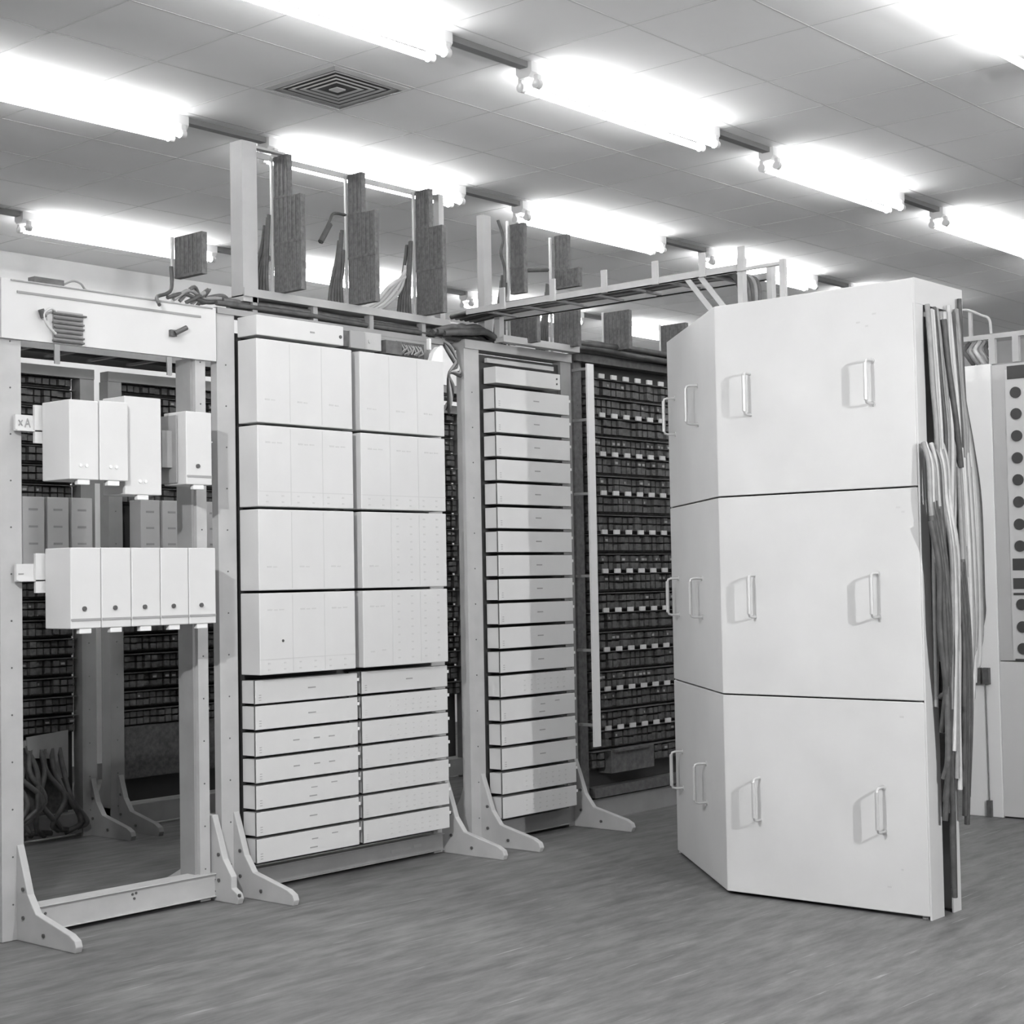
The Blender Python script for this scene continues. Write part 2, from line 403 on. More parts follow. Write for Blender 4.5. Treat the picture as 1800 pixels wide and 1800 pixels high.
def dash(mb, x, z, w, y, h=.008): mb.box(x, x+w, y-.0012, y, z, z+h)
ZL = [2.683, 2.263, 1.857, 1.452, 1.047]
rn = ['top', 'second', 'third', 'bottom']
for ci, (xa, xb) in enumerate(((5.092, 5.722), (5.778, 6.408))):
    for ri in range(4):
        zt, zb = ZL[ri]-.007, ZL[ri+1]+.006
        r = empty('relay_cover', ((xa+xb)/2, 6.07, zb), 'large pale sheet-metal cover, %s of the four in the %s column of the middle rack' % (rn[ri], ['left', 'right'][ci]), 'cover', 'large covers on the middle rack')
        obj('shell', MB().box(xa, xb, 6.0, 6.14, zb, zt), COVER, r, bev=.004)
        w = (xb-xa)/3; f = MB(); k = MB(); y = 6.0
        for s in (1, 2): f.box(xa+w*s-.0015, xa+w*s+.0015, y-.001, y, zb+.01, zt-.01)
        zt_ = zb+.11 if ri in (0, 2) else zt-.085
        for s in range(3):
            if ci == 1 and ri >= 2 and s > 0: continue
            dash(k, xa+w*s+.05, zt_, .03, y); dash(k, xa+w*s+.09, zt_, .024, y, .006)
            if ri in (1, 3): dash(k, xa+w*s+.125, zt_+.001, .03, y, .006)
        if ri in (1, 3) and not (ci == 1 and ri == 3):
            f.box(xa, xb, y-.001, y, zb+.072, zb+.075)
            for s in range(6):
                for q in range(2): dash(k, xa+.05+s*.1, zb+.02+q*.03, .014, y, .007)
        if ci == 1 and ri >= 2:
            for s in range(4):
                for q in range(9): dash(k, xa+w+.04+s*.1, zb+.035+q*.04, .016, y, .008)
            if ri == 3: dash(k, xa+.05, zb+.075, .03, y); dash(k, xa+.13, zb+.08, .03, y)
        obj('seam_line', f, MARKF, r); obj('lettering', k, MARKF, r)
        if ci == 0 and ri == 3: obj('key_hole', MB().disc((xa+.145, y-.003, zb+.16), 'y', .007, .004), INK, r)

def tray(xa, xb, zb, zt, yf, yb, label, group, variant, parent_name='slim_tray'):
    r = empty(parent_name, ((xa+xb)/2, (yf+yb)/2, zb), label, 'tray', group)
    obj('body', MB().box(xa, xb-.01, yf+.012, yb, zb+.006, zt-.006), COVERB, r)
    obj('groove_shade', MB().box(xa-.0015, xb-.008, yf+.006, yf+.013, zb+.002, zt-.002), DARK2, r)  # dark strip paints the shade in the groove behind the front
    obj('front', MB().box(xa-.001, xb, yf, yf+.006, zb+.004, zt-.004), COVERB, r, bev=.002)
    k = MB(); h = zt-zb
    for j in range(3):
        dash(k, xa+.02, zb+.02+j*.012, .014, yf, .003)
    if variant == 0:
        dash(k, xa+(xb-xa)*.5, zb+h*.5, .05, yf, .006)
    elif variant == 1:
        for s in (.35, .55, .7): dash(k, xa+(xb-xa)*s, zb+h*.5, .04, yf, .006)
    elif variant == 2:
        dash(k, xa+(xb-xa)*.5, zb+h*.25, .05, yf, .006); dash(k, xa+(xb-xa)*.52, zb+h*.6, .04, yf, .005); dash(k, xa+(xb-xa)*.72, zb+h*.7, .04, yf, .005)
    else:
        for s in range(7):
            for q in range(3): dash(k, xa+(xb-xa)*(.3+.09*s), zb+h*(.22+.22*q), .014, yf, .006)
    obj('lettering', k, MARKF if variant == 3 else MARK, r)
    obj('latch', MB().box(xb-.004, xb+.014, yf+.002, yf+.02, zt-.045, zt-.03), CREAM, r)
    return r
for ci, (xa, xb) in enumerate(((5.10, 5.772), (5.806, 6.445))):
    for i in range(7):
        zt = 1.035-.1268*i
        if i == 0 and ci == 0: zt = 1.032
        tray(xa, xb, zt-.1225, zt-.002, 6.045, 6.145,
             'slim pale tray, %s, in the %s column of the middle rack' % (nth(i, 7), ['left', 'right'][ci]), 'slim trays on the middle rack',
             (3 if i else 0) if ci else [0, 0, 1, 1, 2, 0, 2][i])

# rack 3 with trays
r3 = empty('equipment_rack', (7.22, 6.2, 0), 'narrow pale steel rack filled with a single column of slim trays', 'rack', 'front row of equipment racks')
obj('post', post_mb(6.737, 6.862, YP, YP+.06, .003, 2.80), [RACK, SCREW], r3)
obj('post', post_mb(7.60, 7.70, YP, YP+.06, .003, 2.80), [RACKD, SCREW], r3)  # darker grey paints in the shadow on this post
obj('foot', foot_mb(6.77, 6.85), [RACK, SCREW], r3, bev=.004)
obj('foot', foot_mb(7.61, 7.69), [RACK, SCREW], r3, bev=.004)
obj('base_channel', chan_mb(6.86, 7.6, YP, YP+.1, .02, .11, .012), RACKD, r3)
obj('back_plate', MB().box(6.87, 7.60, YP+.02, YP+.03, .12, 2.78), BLACK, r3)  # black sheet gives the tray gaps their painted shade
obj('top_channel', MB().box(6.737, 7.70, YP-.01, YP+.1, 2.80, 2.85).box(6.9, 7.5, YP-.03, YP-.01, 2.73, 2.755), RACK, r3)
t = empty('cover_strip', (7.2, 6.09, 2.6), 'pale cover strip at the very top of the narrow tray rack', 'cover')
obj('shell', MB().box(6.895, 7.475, 6.05, 6.145, 2.607, 2.70), COVER, t, bev=.003)
obj('screw', MB().disc((7.44, 6.046, 2.67), 'y', .006, .005).disc((7.44, 6.046, 2.64), 'y', .006, .005), SCREW, t)
for i in range(18):
    zt = 2.588-.1362*i
    tray(6.89, 7.55, zt-.131, zt-.005, 6.047, 6.145, 'slim pale tray, %s, in the narrow single-column rack' % nth(i, 18), 'slim trays on the narrow rack',
         3 if i in (12, 16, 17) else [0, 2, 0][i % 3] if i > 10 else 0)

# ------------------------------------------------------------------ relay racks (open, dark)
def relay_shelf(parent, x0, x1, y, z, h, seed, tags):
    rnd = random.Random(seed); mb = MB()
    mb.box(x0, x1, y+.05, y+.06, z, z+h*.92)
    w = .052; x = x0+.01
    while x+w < x1:
        d = rnd.choice([0, .012, .02]); mb.m = 0
        mb.box(x+.006, x+w-.006, y+d, y+.05, z+h*.12, z+h*rnd.uniform(.42, .5)); mb.m = 1
        mb.box(x+.008, x+w-.01, y+d-.003, y+d, z+h*.16, z+h*.22) if rnd.random() < .3 else None
        mb.m = 0
        mb.box(x+.006, x+w-.006, y+d, y+.05, z+h*.55, z+h*rnd.uniform(.82, .88)); mb.m = 2
        if rnd.random() < (.5 if seed % 3 == 0 else .12): mb.box(x+.010, x+w-rnd.choice([.016, .03]), y+d-.005, y+d, z+h*.60, z+h*.72)
        x += w
    mb.m = 1; mb.box(x0, x1, y-.004, y+.05, z+h*.93, z+h*.97)
    s = obj('relay_shelf', mb, [DARK, DARK2 if tags else DARK, TAGD], parent)
    return s
r4 = empty('relay_rack', (8.6, 6.25, 0), 'tall open rack of dark relays between the tray rack and the big cabinet', 'relay rack', 'open relay racks')
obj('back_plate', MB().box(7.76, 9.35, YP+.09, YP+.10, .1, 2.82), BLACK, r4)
obj('post', post_mb(9.32, 9.42, YP, YP+.06, .0, 2.85), [RACKD, SCREW], r4)
obj('post', post_mb(7.76, 7.84, YP+.03, YP+.09, .0, 2.85), [DARK2, SCREW], r4)
obj('top_channel', MB().box(7.76, 9.42, YP, YP+.1, 2.821, 2.87), DARK2, r4)
obj('base_channel', MB().box(7.7, 9.42, YP+.02, YP+.1, 0, .13), RACKD, r4)
tagm = MB().box(-.028, .028, -.006, .004, -.014, .014)
tme = bpy.data.meshes.new('label_tag'); tme.from_pydata(tagm.v, [], tagm.f); tme.materials.append(mat('tag_cream', .55, .5))
for i in range(10):
    zt = 2.752-.2430*i
    for q in range(2):
        s = relay_shelf(r4, 7.86, 9.3, YP+.01, zt-.2430+.1215*q-.015, .118, 100+i*2+q, True)
    if i < 10:
        sh = s
        for k in range(11):
            o = bpy.data.objects.new('label_tag', tme); COL.objects.link(o); o.parent = sh
            o.location = Vector((8.0+.127*k, YP-.002, zt-.008)) - wloc(sh)
for k in range(11):
    pass
obj('lower_box', MB().box(8.0, 8.45, YP-.02, YP+.08, .28, .42).box(8.02, 8.4, YP-.04, YP, .41, .425), DARK2, r4)
obj('lower_box', MB().box(7.86, 9.3, YP+.0, YP+.08, .14, .2), DARK2, r4)
gb = empty('guard_bar', (7.83, 6.06, .45), 'slim white vertical guard bar in front of the dark relay rack', 'bar')
obj('bar', MB().box(7.735, 7.80, 6.05, 6.062, .47, 2.79), CREAM, gb)
for z in (.6, 1.05, 1.5, 2.0, 2.45, 2.76): obj('standoff', MB().box(7.74, 7.76, 6.062, 6.175, z-.008, z+.008), RACKD, gb)

# rear row of racks
YR = 8.38
def rear_rack(x0, x1, label, seed, feet=True, covers=(), boxes=False):
    r = empty('relay_rack', ((x0+x1)/2, YR, 0), label, 'relay rack', 'open relay racks')
    obj('post', post_mb(x0, x0+.10, YR-.03, YR+.06, .0, 2.749), [REAR, SCREW], r)
    obj('post', post_mb(x1-.10, x1, YR-.03, YR+.06, .0, 2.749), [REAR, SCREW], r)
    obj('top_channel', MB().box(x0, x1, YR-.034, YR+.05, 2.75, 2.81), REAR, r)
    obj('base_channel', MB().box(x0, x1, YR-.02, YR+.05, .02, .14), REAR, r)
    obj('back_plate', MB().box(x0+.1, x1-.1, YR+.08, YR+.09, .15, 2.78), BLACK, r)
    if feet:
        obj('foot', foot_mb(x0+.01, x0+.09, YR), [REAR, SCREW], r)
        obj('foot', foot_mb(x1-.09, x1-.01, YR), [REAR, SCREW], r)
    z = .62; i = 0
    while z < 2.70:
        if not (1.60 < z < 1.98 and covers):
            relay_shelf(r, x0+.11, x1-.11, YR, z, .105, seed+i, False)
        z += .115; i += 1
    for k, (ca, cb) in enumerate(covers):
        c = empty('relay_cover', ((ca+cb)/2, YR-.05, 1.64), 'narrow pale relay cover, %s from the left on the %s back rack' % (['first', 'second', 'third', 'fourth', 'fifth', 'sixth', 'seventh', 'eighth'][k], 'left' if x0 < 5 else 'right'), 'cover', 'relay covers on the back racks')
        obj('shell', MB().box(ca, cb, YR-.12, YR-.004, 1.62, 2.02), REARC, c, bev=.004)
        kk = MB()
        for q in range(3): dash(kk, ca+.04, 1.74+.1*q, .06, YR-.12, .012)
        obj('lettering', kk, MARK, c)
    return r
ra = rear_rack(4.2, 5.80, 'open dark relay rack in the back row left of the double post', 300, covers=[(4.75+.165*k, 4.895+.165*k) for k in range(6)])
rb = rear_rack(5.90, 7.5, 'open dark relay rack in the back row right of the double post', 400, covers=[(6.07+.165*k, 6.215+.165*k) for k in range(8)])
rear_rack(7.6, 9.2, 'dark relay rack of the back row glimpsed behind the middle rack', 500, feet=False)
rear_rack(9.3, 10.9, 'dark relay rack of the back row glimpsed behind the narrow tray rack', 600, feet=False)
t = empty('key_shelf', (5.5, YR-.06, .5), 'grey angled metal plate low on the left back rack', 'plate')
obj('plate', MB().prism([(5.32, .62), (5.60, .64), (5.60, .36), (5.52, .36), (5.50, .48), (5.33, .5)], 'y', YR-.03, YR-.02), RACKD, t)
obj('bracket', MB().box(5.3, 5.6, YR-.02, YR+.07, .56, .60), RACKD, t)
for i in range(12):
    random.seed(i+50)
    x_ = 5.05+.045*i
    tag(obj('hanging_cable', MB().tube(sm([(x_, YR-.0, .58), (x_+random.uniform(-.05, .05), YR-.06, .42), (x_+random.uniform(-.1, .1), YR-.12, .25), (x_+random.uniform(-.15, .2), YR-.10, .1), (x_+.1, YR-.05, .04+.01*(i % 3))]), .017, 6), CAB2, origin=(x_, YR, 0)),
        'dark slack cable drooping low on the left back rack', 'cable', 'slack cables low on the left back rack')
obj('lower_bank', MB().box(4.4, 5.62, YR+.01, YR+.07, .15, .6), DARK, ra)
obj('lower_bank', MB().box(6.02, 7.38, YR+.01, YR+.07, .3, .62), DARK, rb)
# overhead ladder of the back row
t = empty('cable_ladder', (7.0, YR-.1, 2.9), 'long grey cable ladder lying over the back row of racks', 'cable ladder')
for y_ in (YR-.18, YR+.2):
    obj('stringer', MB().box(4.3, 10.9, y_, y_+.012, 2.88, 2.93), RACKD, t)
for k in range(22): obj('rung', MB().box(4.4+.3*k, 4.43+.3*k, YR-.168, YR+.2, 2.89, 2.905), RACKD, t)
for k in range(6):
    tag(obj('overhead_cable', MB().tube(sm([(4.3, YR-.12+.05*k, 2.925+.015*(k % 2)), (6.5, YR-.10+.05*k, 2.93), (8.5, YR-.12+.05*k, 2.925), (10.9, YR-.11+.05*k, 2.93)]), .022, 6), CAB2, origin=(7, YR, 2.93)),
        'thick dark cable laid along the ladder over the back racks', 'cable', 'cables on the back ladder')
for k, xx in enumerate((5.42, 6.23, 6.62)):
    tag(obj('hanger_strap', MB().box(xx, xx+.035, YR-.19, YR-.18, 2.80, 2.99), RACK, origin=(xx, YR-.185, 2.80)), 'short pale hanger strap on the back ladder, %s from the left' % ['first', 'second', 'third'][k], 'strap', 'hanger straps on the back ladder')

# ------------------------------------------------------------------ terminal frame above rack 2
fr = empty('steel_frame', (5.88, 6.2, 2.83), 'tall pale angle-iron frame standing on top of the middle rack', 'frame')
mb = MB().box(5.14, 5.235, 6.15, 6.156, 2.88, 3.68); mb.box(5.14, 5.146, 6.156, 6.24, 2.88, 3.68)
obj('upright', mb, FRAME, fr)
obj('upright', MB().box(6.56, 6.60, 6.16, 6.20, 2.84, 3.65), FRAME, fr)
obj('top_plate', MB().box(5.15, 5.44, 6.165, 6.204, 3.66, 3.672), FRAME, fr)
obj('top_bar', MB().box(5.16, 6.60, 6.205, 6.213, 3.625, 3.655), FRAME, fr)
mb = MB().box(5.14, 6.62, 6.14, 6.148, 2.905, 2.945); mb.box(5.14, 6.62, 6.148, 6.26, 2.905, 2.911)
obj('bottom_rail', mb, FRAME, fr)
for x_ in (5.2, 5.6, 6.0, 6.4): obj('spacer', MB().box(x_, x_+.03, 6.15, 6.19, 2.831, 2.905), RACKD, fr)

def stack(x, blocks, zrod, label, gaps=True, yb=6.19, mat_=TAG, cables=True, seed=0, zr0=None, group='terminal block stacks above the racks'):
    z0 = min(b[2] for b in blocks)
    zr0 = z0-.06 if zr0 is None else zr0
    r = empty('terminal_stack', (x, 6.2, zr0), label, 'terminal blocks', group)
    obj('rod', MB().box(x-.006, x+.006, yb+.004, yb+.016, zr0, zrod), ROD, r)
    for (ya, ybk, za, zb) in blocks:
        mb = MB().box(x+.004, x+.036, ya, ybk, za+.004, zb-.004)
        mb.m = 1; n = int((ybk-ya)/.03)
        for k in range(n+1):
            y_ = ya+.006+k*(ybk-ya-.012)/max(n, 1); mb.box(x+.001, x+.004, y_-.003, y_+.003, za+.008, zb-.008)
        mb.m = 0
        mb.box(x+.002, x+.036, ya, ybk, za-.006, za+.004)
        obj('terminal_block', mb, [mat_, DARK2], r)
    if cables:
        rnd = random.Random(seed)
        for k in range(5):
            y_ = yb+.02+.008*k; zz = z0+.27+rnd.uniform(0, .15)
            tag(obj('wire_form', MB().tube(sm([(x-.012, y_, zz), (x-.014-.003*k, y_+.005, zz-.1), (x-.022-.010*k, y_+.01, z0+.11), (x-.028-.016*k, y_+.0, z0-.015)]), .010, 6), CAB2, origin=(x, 6.2, z0)),
                'dark wire fanning down behind a terminal block stack', 'wire', 'dark wires fanning behind the terminal stacks')
    return r
nm = ['first', 'second', 'third']
for i, x in enumerate((5.373, 5.885, 6.398)):
    stack(x, [(6.085, 6.187, 3.432, 3.645), (5.99, 6.19, 3.197, 3.43), (5.99, 6.19, 2.953, 3.195)], 3.64,
          'stepped stack of three dark terminal blocks, %s from the left on the middle rack frame' % nm[i], seed=i, zr0=2.912)
stack(7.19, [(6.08, 6.185, 3.32, 3.58), (6.08, 6.185, 3.17, 3.318), (5.99, 6.19, 2.87, 3.05)], 3.60, 'tall narrow stack of dark blocks behind the end of the crossing ladder', seed=5, zr0=2.851)
stack(7.585, [(6.07, 6.17, 3.357, 3.568), (5.985, 6.17, 3.245, 3.355), (6.0, 6.186, 2.885, 3.11)], 3.56, 'stepped dark terminal blocks above the right post of the tray rack', seed=6, zr0=2.851)
stack(8.098, [(6.0, 6.195, 2.916, 3.16)], 3.16, 'single dark terminal block above the left end of the relay rack', cables=False, seed=7, zr0=2.871)
stack(8.716, [(6.0, 6.2, 2.93, 3.145)], 3.15, 'dark terminal block beside the cabinet top edge', cables=False, seed=8, zr0=2.871)
stack(4.751, [(5.985, 6.187, 2.95, 3.145)], 3.145, 'lone dark terminal block on top of the open left rack', cables=False, seed=9, zr0=2.823)
w = MB().tube(sm([(5.885, 6.2, 3.43), (5.80, 6.2, 3.425), (5.76, 6.19, 3.38), (5.68, 6.18, 3.25)]), .008, 6)
w.tube([(5.76, 6.19, 3.36), (5.685, 6.18, 3.255)], .016, 6)
tag(obj('dangling_lead', w, CAB2, origin=(5.885, 6.2, 3.4)), 'short dark lead sticking out left of the second terminal stack', 'lead')
tag(obj('test_lead', MB().tube([(7.36, 6.2, 3.33), (7.56, 6.2, 3.36)], .012, 6), CAB2, origin=(7.4, 6.2, 3.33)), 'dark rod linking the two stacks above the tray rack', 'lead')
# pale upright over rack 3
t = empty('upright_channel', (7.04, 6.3, 2.85), 'broad pale upright channel over the tray rack behind the ladder', 'upright')
obj('channel', MB().box(7.02, 7.09, 6.24, 6.25, 2.86, 3.62).box(7.02, 7.028, 6.25, 6.29, 2.86, 3.62), FRAME, t)
obj('wire', MB().tube(sm([(7.13, 6.22, 3.6), (7.15, 6.2, 3.5), (7.13, 6.2, 3.4), (7.16, 6.2, 3.3), (7.14, 6.2, 3.1), (7.1, 6.22, 2.95)]), .009, 6), CAB2, t)
t = empty('upright_channel', (7.02, 6.1, 2.85), 'short pale stub post under the crossing ladder on the tray rack', 'upright')
obj('channel', MB().box(6.99, 7.03, 6.10, 6.14, 2.851, 3.0), RACK, t)
t = empty('top_rail', (7.3, 6.02, 2.85), 'pale flat rail lying on top of the tray rack', 'rail')
obj('rail', MB().box(6.98, 7.68, 6.06, 6.12, 2.851, 2.875).box(6.98, 7.68, 6.06, 6.068, 2.875, 2.89), RACK, t)

# cables on rack tops
def cable(pts, r, m_, label, group, name='cable'):
    o = obj(name, MB().tube(sm(pts), r, 8), m_, origin=pts[0])
    return tag(o, label, 'cable', group)
for k in range(7):
    y_ = 6.16+.028*k; zz = 2.852+.022*(k % 2)
    cable([(4.98+.06*k, y_, zz), (5.5, y_-.01, zz+.004), (6.0, y_+.01, zz), (6.5, y_, zz), (6.72, y_+.02, zz), (7.0, y_+.03, zz+.01)], .013+.003*(k % 3), [CAB2, DARK2, CAB1][k % 3],
          'dark cable run lying along the top of the middle rack', 'cables along the middle rack top')
for k in range(9):
    random.seed(70+k); q = lambda a: random.uniform(-a, a)
    cable([(6.50+q(.03), 6.10+.02*k, 2.86+q(.01)), (6.62, 6.09+.02*k, 2.87+.012*(k % 4)+q(.01)), (6.74, 6.09+.02*k, 2.88+.012*(k % 5)), (6.9, 6.12+.02*k, 2.90+.012*(k % 4)), (7.02, 6.14+.02*k, 2.88+q(.01))], .017, [CAB2, CAB2, DARK2][k % 3],
          'thick dark cable bridging the gap between middle and narrow racks', 'dark cables bridging the rack gap')
for k in range(5):
    random.seed(90+k)
    cable([(6.50+.03*k, 6.17, 2.85), (6.6, 6.13+.01*k, 2.80), (6.66+.01*k, 6.14, 2.72-.02*k), (6.61, 6.15, 2.64), (6.66, 6.16+.01*k, 2.56-.03*k), (6.64+.01*k, 6.22, 2.45)], .008, [CAB1, CAB2, CAB3][k % 3],
          'thin cable curling down the gap beside the middle rack top', 'cables curling down beside the middle rack')
for k in range(6):
    random.seed(40+k)
    cable([(4.66+.05*k, 6.12+.02*k, 2.835), (4.78+.03*k, 6.15, 2.87+.02*(k % 3)), (4.92, 6.17+.01*k, 2.85+.02*(k % 2)), (5.05, 6.2, 2.87+.015*(k % 3)), (5.13, 6.2+.01*k, 2.86)], .010, [CAB2, CAB1, DARK2][k % 3],
          'tangled dark cable on the rack top left of the tall frame', 'tangled cables left of the tall frame')
cable([(4.56, 6.05, 2.78), (4.6, 6.12, 2.83), (4.68, 6.15, 2.86), (4.73, 6.18, 2.9), (4.735, 6.19, 3.0)], .009, CAB2, 'dark lead hooked over the left rack header below the lone block', None)
t = empty('cable_offcut', (4.05, 6.16, 2.822), 'small dark block with a looped wire lying on the left rack header', 'offcut')
obj('block', MB().box(3.97, 4.12, 6.15, 6.2, 2.8225, 2.85), DARK2, t)
obj('wire_loop', MB().tube(sm([(4.12, 6.17, 2.83), (4.17, 6.16, 2.855), (4.22, 6.17, 2.85), (4.25, 6.18, 2.83), (4.3, 6.2, 2.826)]), .005, 6), CAB1, t)
for k in range(4):
    cable([(6.02+.04*k, 6.3, 2.95), (6.15+.03*k, 6.27, 3.0), (6.25+.03*k, 6.25, 3.1), (6.37, 6.24, 3.17+.02*k)], .011, [CAB3, RACK][k % 2], 'pale cable sweeping up behind the third terminal stack', 'pale cables behind the third stack')

for k in range(9):
    random.seed(170+k); q = lambda a: random.uniform(-a, a)
    y_ = 6.10+.022*(k % 5); zz = 2.893+.036*(k//5)
    cable([(7.55+.03*k, y_, zz-.01), (7.9, y_+q(.01), zz+q(.008)), (8.3, y_+q(.01), zz+q(.008)), (8.8, y_, zz+q(.008)), (9.4, y_, zz)], .019, [CAB2, DARK2, CAB2][k % 3],
          'thick dark cable lying along the top of the open relay rack', 'cables on the open relay rack top')
# ------------------------------------------------------------------ crossing cable ladder
t = empty('cable_ladder', (6.9, 5.2, 3.0), 'pale cable ladder crossing from the tray rack towards the big cabinet', 'cable ladder')
for x_ in (6.75, 7.05):
    obj('stringer', MB().box(x_, x_+.01, 4.33, 6.14, 2.985, 3.022).box(x_, x_+.028, 4.33, 6.14, 2.985, 2.989), RACK, t)
for k in range(7): obj('rung', MB().box(6.76, 7.05, 4.5+.25*k, 4.525+.25*k, 2.99, 3.0), RACKD, t)
for k, y_ in enumerate((6.02-.16, 5.50, 5.15, 4.82, 4.53, 4.30)):
    obj('stub_post', MB().box(6.738, 6.75, y_-.018, y_+.018, 2.985, 3.105), RACK, t)
for x_ in (6.75, 7.02): obj('end_post', MB().box(x_, x_+.04, 4.30, 4.329, 2.775, 3.05), RACK, t)
for y0_ in (4.36, 4.44):
    mb = MB().prism([(y0_+.0, 2.775), (y0_+.035, 2.775), (y0_+.205, 2.985), (y0_+.17, 2.985)], 'x', 6.752, 6.76)
    obj('brace', mb, RACK, t)
for k in range(6):
    cable([(6.80+.04*k, 6.3, 3.0), (6.80+.04*k, 5.9, 3.022), (6.80+.04*k, 5.2, 3.018), (6.80+.04*k, 4.6, 3.02), (6.82+.04*k, 4.40, 2.99), (6.84+.03*k, 4.36, 2.85), (6.85+.03*k, 4.36, 2.79)], .015, [CAB2, CAB1, DARK2][k % 3],
          'dark cable lying in the ladder that crosses to the cabinet', 'cables in the crossing ladder')
t = empty('stub_bracket', (6.72, 4.06, 2.775), 'small pale upright bracket standing on top of the cabinet', 'bracket')
obj('upright', MB().box(6.70, 6.72, 4.03, 4.06, 2.775, 3.0), RACK, t)
obj('arm', MB().box(6.70, 6.72, 4.06, 4.30, 2.975, 2.99), RACK, t)

# ------------------------------------------------------------------ big cabinet
A, B_, C_, D_ = (7.235, 5.105), (6.44, 4.265), (6.45, 3.245), (6.735, 3.245)
cab = empty('cable_cabinet', (6.8, 4.0, 0), 'tall bent sheet-metal cabinet with handled covers standing at the right', 'cabinet')
ZS = [.012, .933, 1.861, 2.771]
def panel(p, q, z0, z1, th, out, name, label):
    dx, dy = q[0]-p[0], q[1]-p[1]; L = math.hypot(dx, dy); ux, uy = dx/L, dy/L; nx, ny = out
    g_ = .0
    a = (p[0]+ux*g_, p[1]+uy*g_); c = (q[0]-ux*g_, q[1]-uy*g_)
    pts = [a, c, (c[0]-nx*th, c[1]-ny*th), (a[0]-nx*th, a[1]-ny*th)]
    return obj(name, MB().prism(pts, 'z', z0+.0035, z1-.0035), CAB, cab, bev=.003, label=label)
def handle(par, base, out, z0, z1, along):
    bx, by = base; pr_ = .062; r_ = .006
    P = lambda d, z: (bx+out[0]*d, by+out[1]*d, z)
    pts = [P(-.004, z0), P(pr_-.02, z0), P(pr_-.006, z0+.004), P(pr_, z0+.02), P(pr_, (z0+z1)/2), P(pr_, z1-.02), P(pr_-.006, z1-.004), P(pr_-.02, z1), P(-.004, z1)]
    mb = MB().tube(pts, r_, 8)
    mb.tube([P(pr_, z0+.014), P(pr_, z1-.014)], .009, 8)
    for z in (z0, z1): mb.tube([P(0, z), P(.004, z)], .013, 8)
    obj('handle', mb, ROD, par)
Lc = math.hypot(A[0]-B_[0], A[1]-B_[1]); ch = ((A[0]-B_[0])/Lc, (A[1]-B_[1])/Lc); chn = (-ch[1], ch[0])
for i, nmz in enumerate(('lower', 'middle', 'upper')):
    p_ = panel(B_, C_, ZS[i], ZS[i+1], .02, (-1, 0), 'front_cover', None)
    hz = (2.236, 2.428) if i == 2 else (1.296, 1.488) if i == 1 else (.361, .553)
    for y_ in (4.075, 3.447): handle(p_, (6.447, y_), (-1, 0), hz[0], hz[1], None)
    p_ = panel(B_, A, ZS[i], ZS[i+1], .02, chn, 'corner_cover', None)
    for s in (.40, .97): handle(p_, (B_[0]+ch[0]*s+chn[0]*.0, B_[1]+ch[1]*s+chn[1]*.0), chn, hz[0]+.01-.02*(i == 1), hz[1]+.01-.02*(i == 1), None)
# frame behind the covers and the two side sheets with the cable slot between
inA, inB = (A[0]+.012, A[1]-.02), (B_[0]+.024, B_[1]-.012)
mb = MB().box(6.472, 6.53, 3.25, 3.29, 0, 2.768); mb.box(6.472, 6.50, 3.29, 4.2, 0, .06); mb.box(6.472, 6.50, 3.29, 4.2, 2.72, 2.766)
mb = MB().box(6.472, 6.53, 3.262, 3.29, 0, 2.76)
obj('front_frame', mb, CAB, cab)
obj('side_sheet', MB().box(6.452, 6.57, 3.236, 3.244, .0, .93).box(6.452, 6.53, 3.236, 3.244, .93, 2.659), CAB, cab, label='pale narrow side sheet')
obj('side_sheet', MB().box(6.66, 6.735, 3.236, 3.244, 0, 2.62), CAB, cab)
obj('top_sheet', MB().box(6.452, 6.92, 3.236, 3.26, 2.66, 2.771), CAB, cab)
obj('back_sheet', MB().box(6.735, 6.75, 3.245, 4.25, 0, 2.76), CAB, cab)
bb = [(6.75, 4.25), (7.42, 4.95), (7.40, 4.965), (6.735, 4.262)]
obj('back_sheet', MB().prism(bb, 'z', 0, 2.76), CAB, cab)
obj('lid', MB().prism([(6.455, 3.25), (6.74, 3.25), (6.745, 4.25), (7.40, 4.95), (7.235, 5.085), (6.462, 4.26)], 'z', 2.762, 2.7705), CAB, cab)
obj('end_sheet', MB().prism([(7.24, 5.1), (7.42, 4.955), (7.41, 4.945), (7.235, 5.09)], 'z', 0, 2.76), CAB, cab)
mk = MB()
random.seed(3)
for (y_, z_, w_) in ((3.5, 2.6, .02), (3.46, 2.58, .015), (3.42, 2.63, .02), (3.33, 1.77, .02), (3.31, 1.75, .015), (3.42, .12, .02), (3.36, .20, .012), (3.9, .15, .02), (4.05, 1.1, .02), (3.34, .86, .02)):
    mk.box(6.4472, 6.448, y_, y_+w_, z_, z_+.008)
obj('scratch_marks', mk, MARKF, cab)

